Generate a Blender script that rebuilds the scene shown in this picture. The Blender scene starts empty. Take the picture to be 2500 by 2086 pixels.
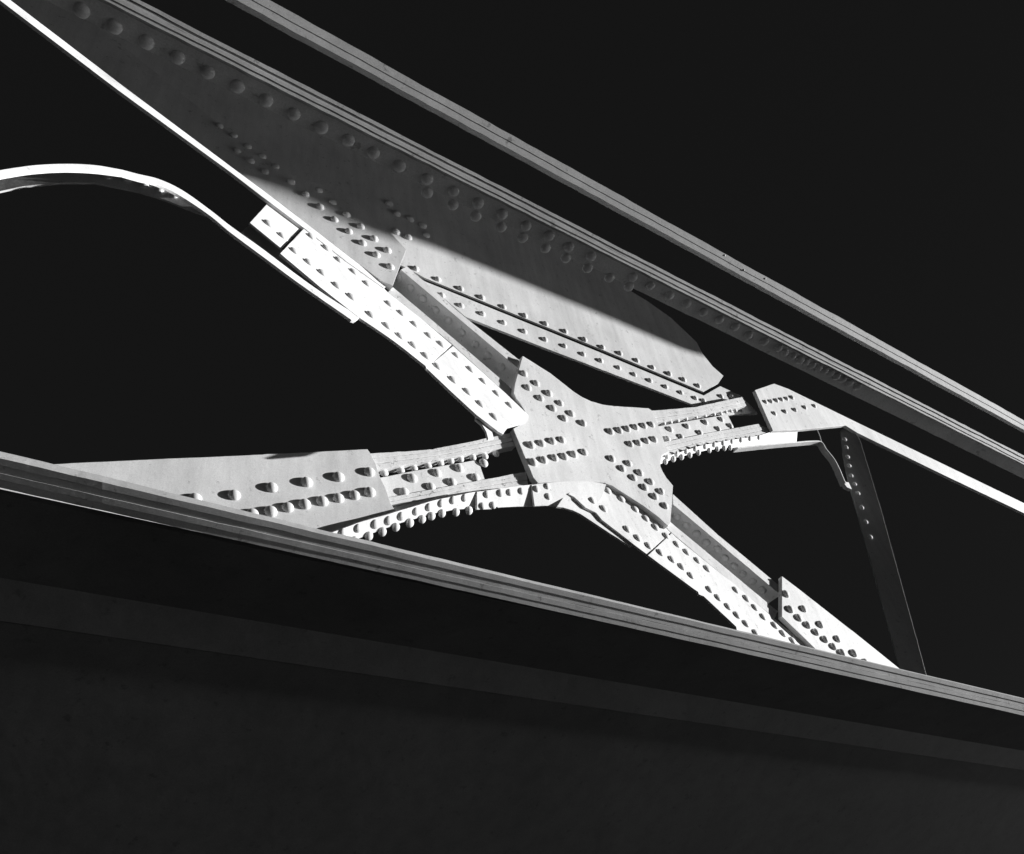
import bpy, bmesh, math, random
from mathutils import Vector, Matrix, noise
random.seed(7)

# ------------------------------------------------------------------ camera
F, CX, CY = 2000.0, 1250.0, 1043.0            # focal length and centre, in pixels of the 2500 px wide photograph
VP = (4580.0, 2185.0)                         # where the chords of the bridge converge
g = Vector((VP[0] - CX, -(VP[1] - CY), -F)).normalized()     # along the bridge (camera axes)
n = Vector((.586, .602, .538)); n = (n - g * n.dot(g)).normalized()   # towards the viewer, square to the truss
U = n.cross(g)                                # up
R = Matrix((g, -n, U))                        # camera axes -> world axes
CAM = Vector((0, 0, 1.65))
sc = bpy.context.scene
C = sc.collection
cd = bpy.data.cameras.new('camera'); cam = bpy.data.objects.new('camera', cd); C.objects.link(cam)
cd.sensor_width = 36; cd.sensor_fit = 'HORIZONTAL'; cd.lens = F / 2500 * 36
cd.clip_start = .05; cd.clip_end = 500
cam.matrix_world = Matrix.Translation(CAM) @ R.to_4x4()
sc.camera = cam

# ------------------------------------------------------------------ night sky and the one light
SUN = Vector((.92, -.35, .16)).normalized()   # towards the light: very low, raking along the bridge
w = bpy.data.worlds.new('World'); sc.world = w; w.use_nodes = True
nt = w.node_tree; nt.nodes.clear()
out = nt.nodes.new('ShaderNodeOutputWorld'); bg = nt.nodes.new('ShaderNodeBackground'); bg2 = nt.nodes.new('ShaderNodeBackground')
add = nt.nodes.new('ShaderNodeAddShader'); sky = nt.nodes.new('ShaderNodeTexSky')
sky.sky_type = 'NISHITA'; sky.sun_disc = False
sky.sun_elevation = math.asin(SUN.z); sky.sun_rotation = math.atan2(SUN.x, SUN.y)
bg.inputs[1].default_value = .0006
bg2.inputs[0].default_value = (1, 1, 1, 1); bg2.inputs[1].default_value = .0036
bw = nt.nodes.new('ShaderNodeRGBToBW'); nt.links.new(sky.outputs[0], bw.inputs[0]); nt.links.new(bw.outputs[0], bg.inputs[0]); nt.links.new(bg.outputs[0], add.inputs[0])
nt.links.new(bg2.outputs[0], add.inputs[1]); nt.links.new(add.outputs[0], out.inputs[0])
sd = bpy.data.lights.new('sun', 'SUN'); sd.energy = 5; sd.angle = math.radians(.5)
so = bpy.data.objects.new('sun', sd); C.objects.link(so)
so.rotation_euler = SUN.to_track_quat('Z', 'Y').to_euler()
sc.view_settings.view_transform = 'Standard'; sc.view_settings.look = 'None'
sc.view_settings.gamma = 1; sc.view_settings.use_curve_mapping = False
sc.view_settings.exposure = .84

# ------------------------------------------------------------------ materials
def paint(name, base, dirt=.35, bump=.25, streak=0):
    m = bpy.data.materials.new(name); m.use_nodes = True
    t = m.node_tree; b = t.nodes['Principled BSDF']
    N, L = t.nodes.new, t.links.new
    geo = N('ShaderNodeNewGeometry')
    def nz(scale, detail, rough=.6):
        q = N('ShaderNodeTexNoise'); q.inputs['Scale'].default_value = scale
        q.inputs['Detail'].default_value = detail; q.inputs['Roughness'].default_value = rough
        L(geo.outputs['Position'], q.inputs['Vector']); return q
    def rng(src, a, b_, c, d):
        q = N('ShaderNodeMapRange'); q.inputs[1].default_value = a; q.inputs[2].default_value = b_
        q.inputs[3].default_value = c; q.inputs[4].default_value = d; L(src, q.inputs[0]); return q.outputs[0]
    def mul(a, c):
        q = N('ShaderNodeMath'); q.operation = 'MULTIPLY'; L(a, q.inputs[0]); L(c, q.inputs[1]); return q.outputs[0]
    big = rng(nz(2.2, 6).outputs[0], .3, .7, .84, 1.08)
    fine = rng(nz(230, 2, .8).outputs[0], .25, .75, .85, 1.15)
    chips = rng(nz(26, 9, .72).outputs[0], .35, .40, 1 - dirt, 1)
    mp = N('ShaderNodeMapping'); mp.inputs['Scale'].default_value = (14, 14, 1.6); L(geo.outputs['Position'], mp.inputs[0])
    sn = N('ShaderNodeTexNoise'); sn.inputs['Scale'].default_value = 1; sn.inputs['Detail'].default_value = 7; sn.inputs['Roughness'].default_value = .65
    L(mp.outputs[0], sn.inputs['Vector']); streak_v = rng(sn.outputs[0], .3, .62, .84, 1.03)      # rain-washed grime running down the steel
    v = mul(mul(mul(big, fine), chips), streak_v)
    val = N('ShaderNodeMath'); val.operation = 'MULTIPLY'; L(v, val.inputs[0]); val.inputs[1].default_value = base
    comb = N('ShaderNodeCombineColor')
    for k in range(3): L(val.outputs[0], comb.inputs[k])
    L(comb.outputs[0], b.inputs['Base Color'])
    b.inputs['Roughness'].default_value = .62
    b.inputs['Specular IOR Level'].default_value = .25
    bp = N('ShaderNodeBump'); bp.inputs['Strength'].default_value = bump; bp.inputs['Distance'].default_value = .002
    s = N('ShaderNodeMath'); s.operation = 'ADD'
    L(nz(38, 5).outputs[0], s.inputs[0]); L(rng(nz(9, 2).outputs[0], 0, 1, 0, 1.4), s.inputs[1])
    L(s.outputs[0], bp.inputs['Height']); L(bp.outputs[0], b.inputs['Normal'])
    return m
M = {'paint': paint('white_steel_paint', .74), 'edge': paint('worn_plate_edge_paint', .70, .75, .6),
     'rivet': paint('rivet_paint', .74, .2, .15), 'chord': paint('grey_chord_paint', .42, .5, .15), 'painted_shade': paint('shade_dark_paint', .10, .3, .08), 'ground': paint('dark_asphalt', .05, .2, .4)}  # the near-black paint holds the shade below the bottom chord

# ------------------------------------------------------------------ helpers
YT = 2.32                                     # horizontal distance from the camera to the truss face
class Frame:
    """A plane parallel to the bridge (y = dist), optionally leaned about the bridge axis."""
    def __init__(s, dist=YT, lean=0., pivot=(1430, 1100), yaw=0., N=None, P=None, X=None):
        if N is None:
            s.N = Vector((0, -1, 0)); s.P = CAM + Vector((0, dist, 0))
            s.P = s.ray(pivot)
            b, a = math.radians(lean), math.radians(yaw)
            s.N = Vector((-math.sin(a) * math.cos(b), -math.cos(a) * math.cos(b), math.sin(b)))
            s.X = Vector((math.cos(a), -math.sin(a), 0))
        else: s.N, s.P, s.X = N, P, X
        s.Y = s.N.cross(s.X)
        s.Q = Matrix((s.X, s.Y, s.N)).transposed()
    def ray(s, p, off=0):
        d = R @ Vector((p[0] - CX, -(p[1] - CY), -F))
        o = s.P + s.N * off
        t = (o - CAM).dot(s.N) / d.dot(s.N)
        return CAM + d * t
    def loc(s, p, off=0):                     # photograph point -> local coordinates on the plane
        v = s.ray(p, off) - s.P
        return Vector((v.dot(s.X), v.dot(s.Y), off))
    def pts(s, ps, off=0): return [s.loc(p, off) for p in ps]
    def mat(s): return Matrix.Translation(s.P) @ s.Q.to_4x4()
    def cam(s): return s.Q.transposed() @ (CAM - s.P)

def tilted(fr, a, b, z, deg):
    """the plane through the line a-b (photograph points on fr at height z), its lower side swung towards the viewer"""
    A = fr.mat() @ fr.loc(a, z); B = fr.mat() @ fr.loc(b, z); m = (B - A).normalized()
    d = m.cross(fr.N); t = math.radians(deg)
    if d.z > 0: d = -d
    N_ = fr.N * math.cos(t) - d * math.sin(t)
    return Frame(N=N_, P=A, X=m)

def thing(name, label, cat, fr, group=None):
    o = bpy.data.objects.new(name, None); C.objects.link(o)
    o.empty_display_size = .1
    o.matrix_world = fr.mat(); o['label'] = label; o['category'] = cat
    if group: o['group'] = group
    return o

def obj(name, bm, mat, parent, bevel=.0015, smooth=False, label=None):
    bmesh.ops.remove_doubles(bm, verts=bm.verts, dist=1e-5)
    bmesh.ops.recalc_face_normals(bm, faces=bm.faces)
    me = bpy.data.meshes.new(name); bm.to_mesh(me); bm.free()
    me.materials.append(M[mat])
    o = bpy.data.objects.new(name, me); C.objects.link(o); o.parent = parent
    if label: o['label'] = label
    if bevel:
        b = o.modifiers.new('bevel', 'BEVEL'); b.width = bevel; b.segments = 2; b.limit_method = 'ANGLE'
        b.angle_limit = math.radians(40); b.harden_normals = False
    if smooth:
        for p in me.polygons: p.use_smooth = True
    return o

def rough(pts, amp, step=.018, closed=True, seed=0):
    """resample a polyline and wobble it as a flame-cut, repainted edge"""
    r = []; m = len(pts)
    for i in range(m if closed else m - 1):
        a, b = pts[i], pts[(i + 1) % m]; L = (b - a).length; k = max(1, int(L / step))
        for j in range(k):
            p = a.lerp(b, j / k)
            if j and amp:
                d = (b - a).normalized(); q = Vector((-d.y, d.x, 0))
                v = noise.noise(Vector((p.x * 9, p.y * 9, seed))) * amp + noise.noise(Vector((p.x * 45, p.y * 45, seed + 5))) * amp * .5
                c = noise.noise(Vector((p.x * 30, p.y * 30, seed + 9)))
                if c > .47: v += (c - .47) * amp * 6
                p = p + q * v
            r.append(p)
    if not closed: r.append(pts[-1])
    return r

def prism(bm, poly, z0, z1):
    a = [bm.verts.new((p.x, p.y, z0)) for p in poly]; b = [bm.verts.new((p.x, p.y, z1)) for p in poly]
    bm.faces.new(a); bm.faces.new(list(reversed(b)))
    m = len(poly)
    for i in range(m): bm.faces.new((a[i], b[i], b[(i + 1) % m], a[(i + 1) % m]))

def plate(name, parent, fr, px, zf, zb, mat='paint', amp=.0012, bevel=.0015, seed=0, label=None, base=None):
    """a flat plate traced on the plane at zf, going back to zb"""
    bm = bmesh.new(); prism(bm, rough(fr.pts(px, zf), amp, seed=seed), zf, zb)
    o = obj(name, bm, mat, parent, bevel, label=label)
    if base: o.matrix_parent_inverse = base.mat().inverted() @ fr.mat()
    return o

def offset_line(L, t):
    r = []
    for i, p in enumerate(L):
        d = (L[min(i + 1, len(L) - 1)] - L[max(i - 1, 0)]); d.z = 0; d.normalize()
        r.append(p + Vector((d.y, -d.x, 0)) * t)      # right-hand side of travel = below when going right
    return r

class Ribbon:
    """flange plate: a line on the plane zf swept back to zb, t thick towards the line's lower side"""
    def __init__(s, fr, px, zf, zb, t=.014, at=None, smooth_px=True):
        s.L = fr.pts(px, zf if at is None else at)
        if smooth_px: s.L = spline(s.L)
        s.zf, s.zb, s.t, s.fr = zf, zb, t, fr
        s.O = offset_line(s.L, t)
        s.len = [0]
        for a, b in zip(s.O, s.O[1:]): s.len.append(s.len[-1] + (Vector((b.x, b.y)) - Vector((a.x, a.y))).length)
    def build(s, name, parent, mat='paint', amp=.001, seed=0, bevel=.0015, label=None):
        bm = bmesh.new(); L, O = s.L, s.O; rows = []
        for i in range(len(L)):
            w1 = noise.noise(Vector((L[i].x * 12, L[i].y * 12, seed))) * amp
            w2 = noise.noise(Vector((L[i].x * 14, L[i].y * 14, seed + 3))) * amp * 2
            rows.append([bm.verts.new(v) for v in ((L[i].x, L[i].y, s.zf + w1), (O[i].x, O[i].y, s.zf + w1), (O[i].x, O[i].y, s.zb + w2), (L[i].x, L[i].y, s.zb + w2))])
        for a, b in zip(rows, rows[1:]):
            for k in range(4): bm.faces.new((a[k], a[(k + 1) % 4], b[(k + 1) % 4], b[k]))
        bm.faces.new(rows[0]); bm.faces.new(list(reversed(rows[-1])))
        return obj(name, bm, mat, parent, bevel, label=label)
    def at(s, dist):
        for i in range(len(s.len) - 1):
            if s.len[i] <= dist <= s.len[i + 1]:
                a, b = s.O[i], s.O[i + 1]; k = (dist - s.len[i]) / max(1e-9, s.len[i + 1] - s.len[i])
                d = b - a; d.z = 0; d.normalize(); p = a.lerp(b, k)
                return Vector((p.x, p.y, 0)), Vector((d.y, -d.x, 0))
        return None
    def hit(s, p):
        """photograph point -> point and normal on the flange's outer face"""
        o = s.fr.cam(); q = s.fr.loc(p, 0); d = q - o; best = None
        for a, b in zip(s.O, s.O[1:]):
            e = b - a; e.z = 0
            if e.length < 1e-6: continue
            e.normalize(); nn = Vector((e.y, -e.x, 0)); dn = d.dot(nn)
            if dn > -1e-6: continue
            t = (Vector((a.x, a.y, 0)) - o).dot(nn) / dn
            h = o + d * t; k = (h - a).dot(e); Ls = Vector((b.x - a.x, b.y - a.y)).length
            if -.003 <= k <= Ls + .003 and s.zb - .01 < h.z < s.zf + .01:
                if best is None or t < best[0]: best = (t, h, nn)
        return best and (best[1], best[2])

def spline(P, sub=6):
    r = []
    for i in range(len(P) - 1):
        p0, p1, p2, p3 = P[max(i - 1, 0)], P[i], P[i + 1], P[min(i + 2, len(P) - 1)]
        k = max(3, min(sub * 2, int((p2 - p1).length / .02)))
        l1 = max((p2 - p1).length, 1e-6)
        m1 = (p2 - p0) * (l1 / max((p2 - p0).length, 1e-6)) if i > 0 else (p2 - p1)
        m2 = (p3 - p1) * (l1 / max((p3 - p1).length, 1e-6)) if i < len(P) - 2 else (p2 - p1)
        for j in range(k):
            t = j / k; t2 = t * t; t3 = t2 * t
            r.append(p1 * (2 * t3 - 3 * t2 + 1) + m1 * (t3 - 2 * t2 + t) + p2 * (3 * t2 - 2 * t3) + m2 * (t3 - t2))
    r.append(P[-1]); return r

# rivet heads: a few slightly different domes, shared by all rivets
def dome(name, r, h, seed):
    bm = bmesh.new(); rings = []; S = 20
    prof = [(r * 1.0, -.001), (r * 1.0, h * .10)] + [(r * math.cos(a), h * (.10 + .90 * math.sin(a))) for a in [math.radians(x) for x in (14, 28, 42, 56, 70, 82)]]
    for rr, z in prof:
        rings.append([bm.verts.new((rr * math.cos(2 * math.pi * k / S) * (1 + .03 * noise.noise(Vector((k, z * 90, seed)))),
                                    rr * math.sin(2 * math.pi * k / S) * (1 + .03 * noise.noise(Vector((k + 7, z * 90, seed)))), z)) for k in range(S)])
    for a, b in zip(rings, rings[1:]):
        for k in range(S): bm.faces.new((a[k], a[(k + 1) % S], b[(k + 1) % S], b[k]))
    bm.faces.new(rings[-1]); bm.faces.new(list(reversed(rings[0])))
    bmesh.ops.recalc_face_normals(bm, faces=bm.faces)
    me = bpy.data.meshes.new(name); bm.to_mesh(me); bm.free(); me.materials.append(M['rivet'])
    for p in me.polygons: p.use_smooth = True
    return me
DOMES = [dome('rivet_head',   .0232, .0162 + .0006 * k, k) for k in range(4)]
FLAT = dome('flat_rivet_head', .0232, .0125, 11)
def rivet(parent, loc, nrm=Vector((0, 0, 1)), scale=1., flat=False):
    o = bpy.data.objects.new('rivet', FLAT if flat else random.choice(DOMES)); C.objects.link(o); o.parent = parent
    o.location = loc
    q = nrm.to_track_quat('Z', 'Y'); o.rotation_mode = 'QUATERNION'
    from mathutils import Quaternion
    o.rotation_quaternion = q @ Quaternion((0, 0, 1), random.uniform(0, 6.28))
    s = scale * random.uniform(.96, 1.05); o.scale = (s, s, s * random.uniform(.95, 1.05))
    return o
def rivets(parent, fr, px, z, scale=1., base=None, flat=False):
    for p in px:
        r = rivet(parent, fr.loc(p, z), scale=scale, flat=flat)
        if base: r.matrix_parent_inverse = base.mat().inverted() @ fr.mat()
def z_(lst, ox, oy, k): return [(ox + x / k, oy + y / k) for x, y in lst]
def sm(px):                                   # smooth line through photograph points
    return [(v.x, v.y) for v in spline([Vector((x, y, 0)) for x, y in px], 3)]
def rib_rivets(parent, rb, px, scale=1., flat=False):
    for p in px:
        h = rb.hit(p)
        if h: rivet(parent, h[0], h[1], scale, flat)

# ================================================================== GUSSET PLATES
T = .020                                      # plate thickness
FR = Frame()
G = 'riveted gusset plates joining the struts'

# --- star
star = thing('gusset_plate', 'star-shaped riveted gusset plate in the middle where four struts meet', 'gusset plate', FR, G)
plate('plate', star, FR, [(1276, 869), (1343, 911), (1400, 956), (1420, 969), (1443, 980), (1471, 988), (1500, 992), (1583, 997), (1592, 1003),
    (1610, 1047), (1623, 1081), (1633, 1103), (1616, 1112), (1612, 1138), (1618, 1152), (1627, 1167), (1643, 1186), (1641, 1222), (1636, 1280), (1631, 1285),
    (1609, 1264), (1569, 1234), (1514, 1199), (1494, 1186), (1474, 1179), (1451, 1176), (1400, 1175), (1343, 1177), (1313, 1179), (1302, 1166),
    (1278, 1108), (1253, 1047), (1276, 1034), (1283, 1019), (1281, 1004), (1271, 987), (1260, 973), (1254, 960), (1257, 939)], 0, -T * 1.6, seed=1)
rivets(star, FR, z_([(135, 295), (275, 405), (180, 455), (415, 520), (320, 575), (548, 632), (462, 690), (672, 750), (592, 805), (805, 860),
    (215, 1110), (335, 1090), (455, 1065), (568, 1050), (240, 1305), (360, 1280), (483, 1255), (595, 1240), (702, 1215), (820, 1190),
    (1120, 955), (1220, 942), (1312, 925), (1405, 905), (1500, 890), (1590, 875), (1345, 1098), (1438, 1085), (1530, 1062), (1618, 1045)], 1250, 850, 4.667)
    + z_([(1025, 948), (1170, 988), (1115, 1032), (1265, 1068), (1210, 1110), (1357, 1145), (1305, 1192), (1447, 1228), (1392, 1270), (1482, 1350)], 1200, 850, 3.5), 0)

# --- left
FL = Frame(yaw=4.5, pivot=(940, 1180))
lg = thing('gusset_plate', 'large grey gusset plate at the far left with two spreading rows of rivets', 'gusset plate', FL, G)
plate('plate', lg, FL, [(-260, 1152), (344, 1123), (640, 1110), (897, 1097), (904, 1107), (917, 1131), (927, 1163), (941, 1191), (954, 1229), (966, 1249),
    (880, 1275), (799, 1304), (650, 1365), (400, 1490), (-260, 1850)], 0, -T, seed=2)
rivets(lg, FL, z_([(510, 590), (845, 560), (1165, 495), (1462, 450), (1735, 405), (2000, 362), (1000, 720), (1155, 700), (1303, 665), (1447, 638), (1598, 612),
    (1735, 585), (1872, 560), (2003, 535)], 330, 1050, 3.5), 0)

# --- upper left
FU = Frame(yaw=6.0, pivot=(960, 640))
ug = thing('gusset_plate', 'long tapering gusset plate at upper left above the white cover plates', 'gusset plate', FU, G)
lo = [(-120, -110), (300, 210), (573, 414), (644, 466), (745, 543), (850, 625), (930, 686), (959, 698)]
up = [(992, 610), (949, 563), (900, 520), (854, 480), (792, 452), (727, 434), (690, 415), (590, 348), (300, 112), (60, -90), (30, -110)]
plate('plate', ug, FU, lo + up, 0, -T * 1.7, seed=3)
rivets(ug, FU, z_([(350, 145), (750, 265), (558, 325), (948, 435), (765, 505), (1140, 612), (970, 685), (1345, 785), (1175, 855), (1535, 958), (1370, 1018),
    (1725, 1125), (1568, 1188), (1765, 1355)], 650, 420, 5.84) + [(672, 407), (640, 382), (604, 358), (570, 332), (535, 308), (646, 420), (612, 394), (578, 368)], 0)

# --- lower right
FD = Frame(pivot=(1950, 1480))
dg = thing('gusset_plate', 'pointed gusset plate at lower right partly behind the long bottom chord', 'gusset plate', FD, G)
plate('plate', dg, FD, [(1909, 1407), (1960, 1446), (2094, 1551), (2230, 1660), (2420, 1820), (2420, 1990), (2140, 1720), (1992, 1586), (1950, 1545), (1909, 1506)], 0, -T * 1.4, seed=4)
rivets(dg, FD, z_([(1225, 690), (1270, 860), (1420, 855), (1368, 955), (1465, 1035), (1608, 1030), (1560, 1115), (1660, 1195), (1800, 1190), (1755, 1275), (1848, 1345), (1980, 1350),
    (1940, 1430), (2110, 1450), (2160, 1525)], 1650, 1300, 4.565), 0)

# --- far right
FG = Frame(lean=0, pivot=(1900, 1000))
rg = thing('gusset_plate', 'small far gusset plate at the right edge with one close row of rivets', 'gusset plate', FG, G)
plate('plate', rg, FG, [(1843, 953), (1890, 937), (1925, 950), (2093, 1032), (2300, 1132), (2620, 1287), (2620, 1310), (2300, 1158), (2093, 1057), (2064, 1039), (1947, 1050), (1887, 1052)], 0, -T * 1.4, seed=5)
rivets(rg, FG, z_([(1105, 545), (1160, 540), (1215, 530), (1265, 520), (1318, 512), (1370, 500), (1195, 660), (1300, 642), (1400, 625), (1500, 600), (1597, 585)], 1600, 850, 4.1176), 0, .9)

# ================================================================== DIAGONAL STRUTS
GD = 'diagonal box struts meeting at the star plate'
def channel(parent, fr, s1lo, s1hi, s2lo, s2hi, z, web_rivets, zweb):
    """front of a strut: two laminated flange edges and the sunk, sloping web between them"""
    def band(lo_, hi_, name, seed):
        a, b = fr.pts(lo_, z), fr.pts(hi_, z)
        for k, (u0, u1, dz) in enumerate(((0, .47, 0), (.53, 1, -.0035))):
            bm = bmesh.new()
            P = [p.lerp(q, u0) for p, q in zip(a, b)]; Q = [p.lerp(q, u1) for p, q in zip(a, b)]
            prism(bm, rough(P + Q[::-1], .0016, seed=seed + k), z + dz, z - .05)
            obj('flange_edge', bm, 'edge', parent, .001)
    band(s1lo, s1hi, 'flange_edge', 20); band(s2lo, s2hi, 'flange_edge', 24)
    web = Ribbon(fr, s2lo, z - .004, z - zweb, .008, smooth_px=False)     # inner face of the upper flange
    web.build('upper_flange', parent, 'paint', .0006, 28)
    for px in web_rivets:
        h = web.hit(px)
        if h: rivet(parent, h[0], h[1])
    bm = bmesh.new(); prism(bm, fr.pts(s1lo, z) + fr.pts(s2hi, z)[::-1], z - zweb - .004, z - zweb - .016)
    obj('web', bm, 'paint', parent, 0)

def cover(parent, fr, px, zf, zb, seed, amp=.001):
    """cover plate lying on a strut's underside; px = line of its front edge"""
    rb = Ribbon(fr, px, zf, zb, .012)
    rb.build('cover_plate', parent, 'paint', amp, seed)
    return rb

# --- upper diagonal
du = thing('diagonal_strut', 'bright diagonal strut running from upper left down to the star plate', 'strut', FR, GD)
Z0 = -T * 1.6
TU = tilted(FR, (947, 714), (1234, 960), -.008, 21)
tp = lambda name, t, fr, px, zf, zb, seed: plate(name, t, fr, px, zf, zb, 'paint', .0010, .0015, seed, base=FR)
tp('cover_plate', du, TU, [(661, 488), (743, 551), (687, 607), (610, 544)], -.014, -.024, 31)
tp('cover_plate', du, TU, [(746, 554), (850, 632), (930, 697), (947, 714), (1030, 780), (1103, 842), (1041, 899)] + sm([(1038, 893), (960, 832), (872, 772)]) + [(780, 700), (684, 619)], 0, -.012, 32)
tp('cover_plate', du, TU, [(1106, 845), (1170, 902), (1234, 960), (1268, 985), (1290, 1015), (1283, 1032), (1241, 1043), (1228, 1060), (1215, 1053), (1163, 1013), (1100, 955), (1041, 899)], -.003, -.015, 33)
tp('edge_strip', du, TU, [(-100, -95), (300, 210), (573, 414), (644, 466), (745, 543), (850, 625), (930, 686), (944, 698), (938, 704), (845, 638), (741, 556), (636, 477), (562, 420), (280, 214), (-100, -75)], .004, -.012, 34)
tp('rear_flange', du, TU, sm([(300, 415), (338, 425), (387, 437), (444, 464), (516, 515), (559, 549), (640, 607), (730, 675), (800, 724), (880, 775)]) + [(866, 785), (858, 782)] + sm([(855, 779), (727, 690), (638, 624), (556, 563), (513, 527), (440, 478), (384, 450), (338, 438), (300, 427)]), -.002, -.014, 35)
tp('web', du, TU, [(612, 547), (690, 610), (870, 768), (860, 776), (727, 680), (590, 566)], -.075, -.085, 36)
rivets(du, TU, z_([(1240, 400), (1385, 500), (1140, 520), (1260, 625)], 330, 400, 3.5), -.014, 1.2, base=FR, flat=True)
rivets(du, TU, z_([(1505, 630), (1635, 730), (1740, 830), (1868, 930), (1990, 1035), (1365, 755), (1485, 850), (1600, 940), (1725, 1050), (1848, 1145)], 330, 400, 3.5)
    + z_([(58, 1035), (245, 1205), (350, 1285), (465, 1380), (585, 1475), (690, 1550), (90, 1300), (230, 1395)], 880, 400, 3.5) + z_([(340, 80), (455, 160), (560, 250)], 880, 800, 3.5), 0, 1.2, base=FR, flat=True)
rivets(du, TU, z_([(820, 245), (940, 365), (1050, 465), (1165, 570), (1275, 670), (660, 340), (790, 455), (915, 555), (1025, 660), (1145, 770)], 880, 800, 3.5), -.003, 1.2, base=FR, flat=True)
channel(du, FR, [(947, 714), (1100, 837), (1234, 960), (1262, 990)], [(960, 700), (1137, 850), (1234, 934), (1262, 960)],
        [(979, 659), (1146, 800), (1249, 886), (1290, 920)], [(994, 649), (1129, 768), (1263, 874), (1300, 900)], Z0,
        z_([(325, 980), (430, 1060), (537, 1155), (645, 1250), (752, 1340), (865, 1440), (985, 1545)], 880, 400, 3.5) + z_([(1090, 240), (1205, 335)], 880, 800, 3.5), .17)
# --- lower diagonal with the bent flange that sweeps out of the left strut
dl = thing('diagonal_strut', 'bright diagonal strut running from the star plate down to lower right', 'strut', FR, GD)
TL = tilted(FR, (1650, 1312), (1891, 1511), -.030, 9.0)
TM = tilted(FR, (1650, 1312), (1891, 1511), -.032, 7.8)
tp('flange_plate', dl, TL, [(1640, 1302), (1650, 1312), (1750, 1393), (1768, 1407), (1790, 1424), (1891, 1511),
    (1992, 1592), (2150, 1730), (2050, 1790), (1900, 1640), (1800, 1546), (1797, 1530), (1718, 1456), (1706, 1451), (1704, 1445), (1695, 1439), (1582, 1356)], 0, -.013, 41)
tp('flange_plate', dl, TM, [(1448, 1177), (1474, 1180), (1494, 1187), (1514, 1200), (1569, 1235), (1609, 1265), (1626, 1290), (1637, 1300), (1580, 1354),
    (1549, 1331), (1512, 1302), (1470, 1270), (1455, 1252), (1430, 1240), (1402, 1214), (1387, 1206), (1405, 1192)], 0, -.013, 40)
tp('lapping_plate', dl, TM, [(1385, 1200), (1410, 1192), (1520, 1290), (1555, 1326), (1548, 1332), (1540, 1335), (1464, 1286), (1417, 1255), (1398, 1246), (1374, 1239), (1360, 1237)], -.014, -.026, 42)
low_r = z_([(825, 305), (980, 205), (1120, 290), (1262, 395), (1370, 490), (1470, 580), (1580, 670), (1690, 755), (1790, 835), (1900, 920), (2000, 1005), (940, 390), (1640, 910), (1740, 985),
    (1835, 1075), (1180, 600), (1290, 690), (1400, 770), (1520, 840)], 1250, 1150, 4.2) + z_([(667, 645), (785, 740), (880, 840), (972, 945), (1100, 1040), (1193, 1130), (1300, 1210), (375, 640), (470, 730), (580, 830), (680, 925), (780, 1020), (890, 1125)], 1650, 1300, 4.565)
seam = lambda p: p[0] + p[1] * 1.055                   # which side of the butt joint
rivets(dl, TL, [p for p in low_r if seam(p) > 3012], 0, base=FR, flat=True)
rivets(dl, TM, [p for p in low_r if seam(p) <= 3012], 0, base=FR, flat=True)
channel(dl, FR, [(1626, 1290), (1750, 1393), (1768, 1407), (1891, 1510)], [(1638, 1274), (1750, 1367), (1780, 1392), (1900, 1492)],
        [(1643, 1232), (1750, 1321), (1780, 1347), (1905, 1452)], [(1644, 1206), (1748, 1300), (1780, 1327), (1918, 1441)], Z0,
        z_([(1690, 470), (1790, 560), (1890, 650), (1990, 735)], 1250, 1150, 4.2) + z_([(235, 10), (340, 110), (465, 185), (545, 285), (648, 375), (745, 460), (855, 545), (960, 640)], 1650, 1300, 4.565), .16)

# ================================================================== LEVEL STRUTS
GL = 'short laminated struts either side of the star plate'
def level_strut(name, label, fr, tlo, thi, blo, bhi, webpx, web_r, row_r, under, axis, row1, row2, W, z, lift=0):
    t = thing(name, label, 'strut', fr, GL)
    for lo_, hi_, sd_ in ((thi, tlo, 50), (bhi, blo, 60)):
        a, b = fr.pts(lo_, z), fr.pts(hi_, z)
        for k, (u0, u1, dz) in enumerate(((0, .30, -.002), (.33, .64, 0), (.67, 1, -.003))):
            bm = bmesh.new(); P = [p.lerp(q, u0) for p, q in zip(a, b)]; Q = [p.lerp(q, u1) for p, q in zip(a, b)]
            prism(bm, rough(P + Q[::-1], .0022, seed=sd_ + k), z + dz, z - .05)
            obj('flange_edge', bm, 'edge', t, .001)
    plate('web', t, fr, webpx, z - .012, z - .026, seed=55)
    rivets(t, fr, web_r, z - .012)
    rivets(t, fr, row_r, z - .030, .85)
    k_ = tilted(fr, axis[0], axis[1], z + .003 + lift, -40)       # bevelled underside of the strut
    plate('flange_plate', t, k_, under, 0, -.012, seed=57, base=fr)
    rivets(t, k_, row1, 0, W, base=fr, flat=True)
    rivets(t, k_, row2, 0, W * 1.05, base=fr)
    return t
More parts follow.
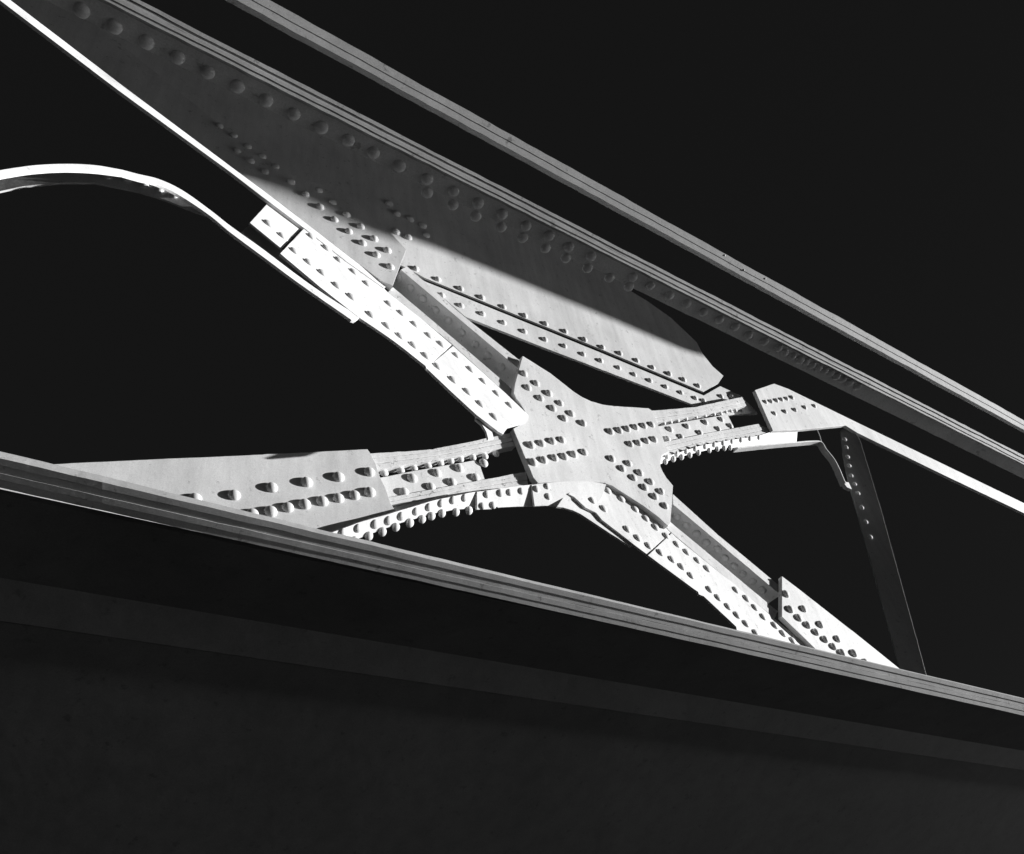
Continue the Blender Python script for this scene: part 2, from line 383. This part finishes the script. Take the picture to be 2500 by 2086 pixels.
ls = level_strut('box_strut', 'laminated strut between the large left gusset plate and the star plate', FR,
    [(890, 1160), (923, 1146), (1080, 1119), (1240, 1091), (1262, 1087)], [(890, 1108), (904, 1107), (1057, 1097), (1215, 1064), (1250, 1056)],
    [(880, 1275), (966, 1249), (1151, 1201), (1223, 1191), (1290, 1184)], [(890, 1226), (951, 1214), (1110, 1184), (1271, 1154), (1285, 1151)],
    [(900, 1172), (1000, 1152), (1160, 1124), (1170, 1132), (1184, 1172), (1080, 1192), (900, 1226)],
    z_([(440, 1290), (650, 1245), (840, 1205), (370, 1410), (600, 1365), (780, 1325), (980, 1285), (1050, 1160)], 880, 800, 3.5),
    z_([(200, 1245), (340, 1225), (455, 1205), (575, 1185), (680, 1160), (765, 1140), (850, 1125), (955, 1110), (1060, 1100), (1155, 1080)], 880, 800, 3.5),
    [(640, 1366), (700, 1342), (799, 1304), (880, 1275), (966, 1250), (1060, 1222), (1151, 1203), (1168, 1200), (1168, 1240), (1105, 1246), (1060, 1254), (980, 1277), (874, 1316), (800, 1350), (640, 1425)],
    ((799, 1304), (1151, 1203)), z_([(90, 745), (200, 705), (330, 665), (475, 630), (590, 600), (700, 562), (825, 522), (935, 485), (1040, 452), (1140, 425), (1240, 405)], 780, 1100, 3.5),
    z_([(300, 775), (420, 733), (535, 696), (650, 656), (770, 620), (875, 588), (955, 560), (1045, 538), (1165, 528), (1275, 514)], 780, 1100, 3.5), .78, Z0, .052)
level_strut('box_strut', 'laminated strut between the star plate and the small far gusset plate', FR,
    [(1590, 1034), (1602, 1031), (1712, 1012), (1823, 990)], [(1585, 1002), (1600, 1002), (1697, 994), (1812, 969)],
    [(1600, 1124), (1615, 1119), (1709, 1089), (1850, 1064), (1886, 1052)], [(1610, 1082), (1624, 1078), (1746, 1054), (1845, 1036), (1852, 1035)],
    [(1600, 1042), (1700, 1025), (1776, 1012), (1792, 1044), (1720, 1058), (1606, 1080)],
    z_([(145, 820), (315, 790), (500, 750), (660, 720), (120, 920), (255, 895), (445, 855), (630, 815), (750, 785)], 1600, 850, 4.1176),
    z_([(80, 760), (145, 745), (215, 730), (300, 710), (400, 690), (490, 675), (580, 665), (650, 655), (700, 640), (750, 630), (800, 625)], 1600, 850, 4.1176),
    [(1606, 1122), (1640, 1111), (1709, 1089), (1789, 1074), (1850, 1065), (1886, 1054), (1947, 1052), (1944, 1089), (1860, 1094), (1794, 1100), (1787, 1092), (1721, 1101), (1648, 1119), (1612, 1134)],
    ((1640, 1111), (1850, 1065)), z_([(120, 1100), (215, 1068), (310, 1040), (400, 1012), (500, 990), (590, 972), (680, 955), (770, 940), (860, 925), (950, 910), (1040, 900)], 1600, 850, 4.1176),
    z_([(100, 1143), (180, 1116), (260, 1098), (345, 1078), (430, 1052), (540, 1030), (620, 1016), (690, 1008), (750, 1002)], 1600, 850, 4.1176), .8, Z0)

TB = tilted(FR, (1151, 1203), (1400, 1176), .024, -24)
tp('flange_plate', ls, TB, [(1164, 1201), (1180, 1199), (1223, 1192), (1262, 1187), (1300, 1183), (1310, 1200), (1306, 1220), (1316, 1236), (1250, 1238),
    (1216, 1240), (1212, 1237), (1206, 1243), (1192, 1244), (1164, 1245)], 0, -.012, 77)
rivets(ls, TB, z_([(1430, 378), (1545, 365), (1625, 360), (1725, 348)], 780, 1100, 3.5) + [(1178, 1236), (1204, 1234)], 0, .75, base=FR, flat=True)
TC = tilted(FR, (1290, 1184), (1450, 1177), .030, -13)
tp('bent_plate', ls, TC, sm([(1298, 1184), (1345, 1178), (1400, 1175), (1452, 1177), (1480, 1183)]) + [(1470, 1215), (1440, 1262)] + sm([(1428, 1260), (1417, 1255), (1398, 1246), (1374, 1239), (1333, 1235), (1305, 1236)]), 0, -.012, 78)
rivets(ls, TC, z_([(1855, 330), (1945, 308), (1955, 395)], 780, 1100, 3.5), 0, .75, base=FR, flat=True)
# small curved flange between the upper diagonal and the left strut
cb = thing('curved_flange', 'small curved flange tucked between the upper diagonal and the left strut', 'flange', FR)
tp('flange_plate', cb, TU, [(1163, 1013), (1175, 1014), (1192, 1032), (1201, 1052), (1206, 1072), (1192, 1073), (1187, 1054), (1177, 1037), (1162, 1024)], -.02, -.03, 71)
plate('web', cb, FR, [(1175, 1010), (1228, 1052), (1232, 1064), (1204, 1072), (1196, 1046)], -.12, -.13, seed=72)

# curved bracket entering from the left
kb = thing('curved_bracket', 'thin curved bracket with a short row of rivets in the upper left corner', 'bracket', FR)
tp('flange_plate', kb, TU, sm([(-200, 470), (-60, 428), (60, 406), (150, 400), (230, 403), (301, 415)]) + sm([(301, 427), (230, 418), (150, 415), (60, 422), (-60, 445), (-200, 488)]), -.002, -.014, 73)
FK = Frame(dist=2.36, yaw=19, pivot=(430, 470))
tp('web', kb, FK, [(-200, 490), (-60, 447), (60, 424), (150, 417), (230, 420), (338, 438), (384, 450), (440, 478), (513, 530), (470, 515), (400, 487), (338, 468), (230, 446), (150, 446), (60, 455), (-60, 480), (-200, 530)], 0, -.01, 74)
rivets(kb, FK, [(352, 455), (388, 464), (424, 478), (310, 442), (262, 434)], 0, .95, base=FR)

# ================================================================== PLATE GIRDER BEHIND
FW = Frame(dist=2.43, yaw=2.5, pivot=(1780, 990))
pg = thing('plate_girder', 'deep plate girder behind the truss, its lower flange lined with rivets', 'girder', FW)
plate('web', pg, FW, [(-60, -200), (250, 90), (700, 440), (960, 640), (994, 655), (1037, 679), (1451, 846), (1717, 957), (1754, 936), (1766, 918), (1740, 895), (1714, 862), (1700, 835), (1639, 777), (1580, 735), (1525, 702), (1525, 640), (1200, 480), (900, 330), (500, 140), (100, -60), (-60, -200)], 0, -.012, amp=0, seed=80)
plate('lower_flange', pg, FW, [(1010, 668), (1037, 687), (1451, 855), (1718, 966), (1758, 943), (1812, 968), (1850, 1010), (1760, 1014), (1697, 990), (1331, 850), (1137, 774)], .016, 0, seed=81)
rivets(pg, FW, z_([(530, 1060), (695, 1125), (858, 1215), (1040, 1285), (1220, 1360), (1397, 1435), (1575, 1505), (1740, 1560)], 880, 400, 3.5)
    + z_([(780, 55), (930, 110), (1085, 170), (1218, 228), (1352, 280), (1487, 333), (1617, 383), (1740, 430), (1810, 452), (1960, 415), (2050, 420)], 1200, 850, 3.5), .016, .9)
rivets(pg, FW, z_([(470, 900), (660, 990), (855, 1070), (1035, 1145), (1220, 1225), (1402, 1300), (1580, 1370), (1747, 1435), (1912, 1505), (2065, 1570)], 880, 400, 3.5)
    + z_([(1095, 48), (1240, 108), (1375, 168), (1515, 222), (1640, 272), (1765, 325)], 1200, 850, 3.5), 0, .95)
rivets(pg, FW, z_([(240, 340), (305, 430), (425, 475), (530, 530), (300, 585), (405, 630), (560, 610)], 880, 400, 3.5), 0, 1.25)

# ================================================================== CHORDS
GC = 'long laminated chords running across the bridge'
XA, XB = -3., 4.7
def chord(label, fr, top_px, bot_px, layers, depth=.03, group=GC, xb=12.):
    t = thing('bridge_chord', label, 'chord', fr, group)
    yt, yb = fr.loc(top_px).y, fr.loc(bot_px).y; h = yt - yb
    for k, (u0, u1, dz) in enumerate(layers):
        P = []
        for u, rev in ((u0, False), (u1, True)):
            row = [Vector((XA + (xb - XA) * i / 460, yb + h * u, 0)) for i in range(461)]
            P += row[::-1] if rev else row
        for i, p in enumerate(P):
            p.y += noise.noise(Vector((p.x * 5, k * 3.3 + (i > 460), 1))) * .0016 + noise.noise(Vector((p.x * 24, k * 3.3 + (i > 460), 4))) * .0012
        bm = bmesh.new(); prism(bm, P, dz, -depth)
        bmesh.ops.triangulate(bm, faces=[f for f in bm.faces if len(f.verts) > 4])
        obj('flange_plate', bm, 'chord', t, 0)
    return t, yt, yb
LAY = ((.0, .26, 0), (.275, .50, .0015), (.515, .74, -.001), (.76, 1., .001))
# upper near chord with its riveted angle
FC = Frame(dist=.85, lean=-43, pivot=(1450, 590))
uc, yt, yb = chord('laminated chord with a dark riveted angle below it crossing the upper right', FC, (1480, 588), (1480, 620), LAY, xb=XB)
FA = Frame(dist=.885, lean=-87, pivot=(1450, 622))
def angle_leg():
    y1 = FA.loc((1480, 628)).y + .012; y0 = FA.loc((1480, 671)).y
    bm = bmesh.new(); P = [Vector((XA + (XB - XA) * i / 300, y0 + noise.noise(Vector((i * .9, 0, 0))) * .003, 0)) for i in range(301)]
    prism(bm, P + [Vector((XB, y1, 0)), Vector((XA, y1, 0))], 0, -.012)
    bmesh.ops.triangulate(bm, faces=[f for f in bm.faces if len(f.verts) > 4])
    o = obj('angle_leg', bm, 'paint', uc, 0)
    o.matrix_parent_inverse = FC.mat().inverted() @ FA.mat()
    def ar(px, dz=0, s=1.):
        for p in px:
            r = rivet(uc, Vector((0, 0, 0)), scale=s * .66); q = FA.loc(p, dz)
            m = FC.mat().inverted() @ FA.mat() @ Matrix.Translation(q)
            r.rotation_mode = 'XYZ'; sc_ = r.scale.copy(); r.matrix_local = m; r.scale = sc_
    ar(z_([(570, 130), (795, 235), (1005, 335), (1210, 430), (1415, 530), (1610, 615), (1780, 710), (1970, 790)], 880, 400, 3.5)
       + z_([(300, 880), (437, 945), (585, 1020), (720, 1085), (850, 1150), (975, 1208), (1098, 1265), (1200, 1330), (1322, 1378), (1430, 1430), (1480, 1465), (1540, 1495), (1600, 1525)], 1450, 400, 3.1818)
       + z_([(1450, 110), (1510, 135), (1575, 170), (1635, 200), (1695, 225), (1760, 250), (1820, 280), (1880, 310), (1950, 345), (2030, 385)], 1600, 850, 4.1176)
       + [(975, 405), (912, 373), (850, 342), (785, 311), (718, 278), (650, 245), (580, 211), (508, 176), (434, 140), (358, 103), (280, 65), (200, 26)])
    ar(z_([(570, 245), (790, 350), (985, 445), (1200, 540), (1385, 630), (1580, 720), (1755, 805), (1940, 890)], 880, 400, 3.5) + z_([(120, 885), (270, 955)], 1450, 400, 3.1818), 0)
angle_leg()
FC2 = Frame(dist=.80, lean=-43, pivot=(1764, 632))
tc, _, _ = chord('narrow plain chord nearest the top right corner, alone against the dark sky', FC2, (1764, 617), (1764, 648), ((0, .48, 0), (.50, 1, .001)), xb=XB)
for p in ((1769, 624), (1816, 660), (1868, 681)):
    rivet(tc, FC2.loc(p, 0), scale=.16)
# bottom chord
FB = Frame(dist=1.45, pivot=(1250, 1474))
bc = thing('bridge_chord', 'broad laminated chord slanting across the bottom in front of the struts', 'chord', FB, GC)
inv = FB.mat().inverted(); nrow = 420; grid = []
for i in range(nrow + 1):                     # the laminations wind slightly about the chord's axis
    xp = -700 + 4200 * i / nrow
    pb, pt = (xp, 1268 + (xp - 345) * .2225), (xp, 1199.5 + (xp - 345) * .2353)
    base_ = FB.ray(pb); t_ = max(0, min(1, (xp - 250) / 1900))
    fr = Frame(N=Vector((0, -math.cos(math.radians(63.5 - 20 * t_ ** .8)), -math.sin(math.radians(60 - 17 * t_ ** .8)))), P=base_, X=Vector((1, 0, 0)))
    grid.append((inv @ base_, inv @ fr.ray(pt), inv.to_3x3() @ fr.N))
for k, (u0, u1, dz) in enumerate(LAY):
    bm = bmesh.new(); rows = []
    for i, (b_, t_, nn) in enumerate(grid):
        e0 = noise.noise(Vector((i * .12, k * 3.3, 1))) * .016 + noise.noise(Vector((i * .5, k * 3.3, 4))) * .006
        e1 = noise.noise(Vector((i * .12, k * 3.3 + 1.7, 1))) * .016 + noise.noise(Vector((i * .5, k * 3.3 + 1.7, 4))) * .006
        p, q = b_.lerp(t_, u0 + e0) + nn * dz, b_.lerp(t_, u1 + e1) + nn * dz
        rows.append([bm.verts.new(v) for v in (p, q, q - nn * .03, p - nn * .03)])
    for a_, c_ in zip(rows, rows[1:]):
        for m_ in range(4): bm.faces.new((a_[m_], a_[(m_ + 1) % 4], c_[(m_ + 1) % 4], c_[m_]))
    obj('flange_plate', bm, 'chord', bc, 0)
# its deep side plate hangs below, edge-on to the light, its shade also put into near-black paint
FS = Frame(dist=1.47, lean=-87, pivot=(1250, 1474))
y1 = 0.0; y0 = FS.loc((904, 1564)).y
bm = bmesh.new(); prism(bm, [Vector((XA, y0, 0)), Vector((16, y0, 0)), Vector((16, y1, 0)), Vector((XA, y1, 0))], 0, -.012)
o = obj('side_plate', bm, 'painted_shade', bc, 0); o.matrix_parent_inverse = FB.mat().inverted() @ FS.mat()

# faint lower plate girder, its dimness partly put into the same dark paint
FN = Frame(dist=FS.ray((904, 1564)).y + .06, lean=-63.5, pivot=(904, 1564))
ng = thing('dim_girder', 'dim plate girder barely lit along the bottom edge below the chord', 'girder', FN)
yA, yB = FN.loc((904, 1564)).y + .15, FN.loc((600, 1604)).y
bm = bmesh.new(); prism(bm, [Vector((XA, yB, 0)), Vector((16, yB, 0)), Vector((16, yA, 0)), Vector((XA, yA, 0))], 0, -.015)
obj('flange_plate', bm, 'painted_shade', ng, 0)
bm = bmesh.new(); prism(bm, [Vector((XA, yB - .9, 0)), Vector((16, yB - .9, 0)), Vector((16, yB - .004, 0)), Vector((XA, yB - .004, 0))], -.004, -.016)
obj('web', bm, 'painted_shade', ng, 0)

# ================================================================== RIGHT-HAND BRACKET AND POST
FP = Frame(); FQ = Frame(dist=2.42, yaw=21, pivot=(2080, 1150))
ab = thing('arched_bracket', 'slender arched bracket curving down under the far gusset plate', 'bracket', FP)
Ribbon(FP, [(1800, 1092), (1870, 1085), (1940, 1079), (2000, 1076), (2010, 1082), (2018, 1096), (2036, 1118), (2049, 1141), (2058, 1162), (2066, 1180)], Z0, Z0 - .05, .010).build('flange_plate', ab, 'paint', .001, 91)
plate('lug', ab, FP, [(2058, 1176), (2072, 1178), (2080, 1195), (2068, 1190)], Z0 - .01, Z0 - .04, seed=92)
rod = Ribbon(FP, [(1995, 1046), (2004, 1070), (2014, 1112)], Z0 - .06, Z0 - .066, .006); rod.build('stay', ab, 'edge', 0)
po = thing('riveted_post', 'dark riveted post behind the arched bracket at the right edge', 'post', FQ)
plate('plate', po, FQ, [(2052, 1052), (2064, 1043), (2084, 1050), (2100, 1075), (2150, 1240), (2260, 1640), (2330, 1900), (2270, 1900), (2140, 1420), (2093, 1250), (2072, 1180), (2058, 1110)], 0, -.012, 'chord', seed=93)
rivets(po, FQ, z_([(1900, 920), (1915, 1000), (1930, 1095), (1945, 1185), (1965, 1285), (2000, 1370)], 1600, 850, 4.1176) + [(2094, 1205), (2103, 1240), (2113, 1275), (2124, 1312)], 0, .8)

# ================================================================== GROUND, AND AN ADDED UNSEEN CASTER THAT SHADES THE TOP
bm = bmesh.new(); q = 400
bm.faces.new([bm.verts.new(v) for v in ((-q, -q, 0), (q, -q, 0), (q, q, 0), (-q, q, 0))])
gr = obj('ground', bm, 'ground', None, 0); gr['kind'] = 'structure'; del M['ground']
XC = 14.
caster = bpy.data.objects.new('shadow_caster', None); C.objects.link(caster); caster.location = (XC, 0, 6.7)  # added out of view to cast the shadow on the upper girder and gusset
caster['label'] = 'added stepped shadow caster overhead, unseen, off to the right beyond the small far gusset plate'; caster['category'] = 'girder'
def throw(fr, px):                             # where the light through a point of the photograph crosses the caster's plane
    o = []
    for p in px:
        v = fr.ray(p); k = (XC - v.x) / SUN.x; o.append((v.y + SUN.y * k, v.z + SUN.z * k))
    return o
tw = throw(FW, [(1010, 585), (1250, 682), (1480, 775), (1660, 852)]); tu = throw(FU, [(650, 452), (760, 505), (860, 555), (985, 592)])
tu.sort(); tw.sort()
ym = (tu[-1][0] + tw[0][0]) / 2
P = [(tu[0][0] - .5, tu[0][1] + .1)] + tu + [(ym, tu[-1][1]), (ym, tw[0][1])] + tw + [(tw[-1][0] + .3, tw[-1][1]), (tw[-1][0] + .3, 9.8), (tu[0][0] - .5, 9.8)]
bm = bmesh.new()
A = [bm.verts.new((0, y, z - 6.7)) for y, z in P]; B = [bm.verts.new((.06, y, z - 6.7)) for y, z in P]
bm.faces.new(A); bm.faces.new(B[::-1])
for i in range(len(P)): bm.faces.new((A[i], B[i], B[(i + 1) % len(P)], A[(i + 1) % len(P)]))
obj('web', bm, 'chord', caster, 0)  # caster's sheet, outlined to give the wanted shadow edges
bm = bmesh.new()
bmesh.ops.create_cube(bm, size=1, matrix=Matrix.Translation((.03, (P[0][0] + P[-1][0] + tw[-1][0] - tu[0][0] + .8) / 2, 3.1)) @ Matrix.Diagonal((.4, tw[-1][0] - tu[0][0] + .8, .02, 1)))
obj('flange', bm, 'chord', caster, .002)  # cap along the top of the added caster
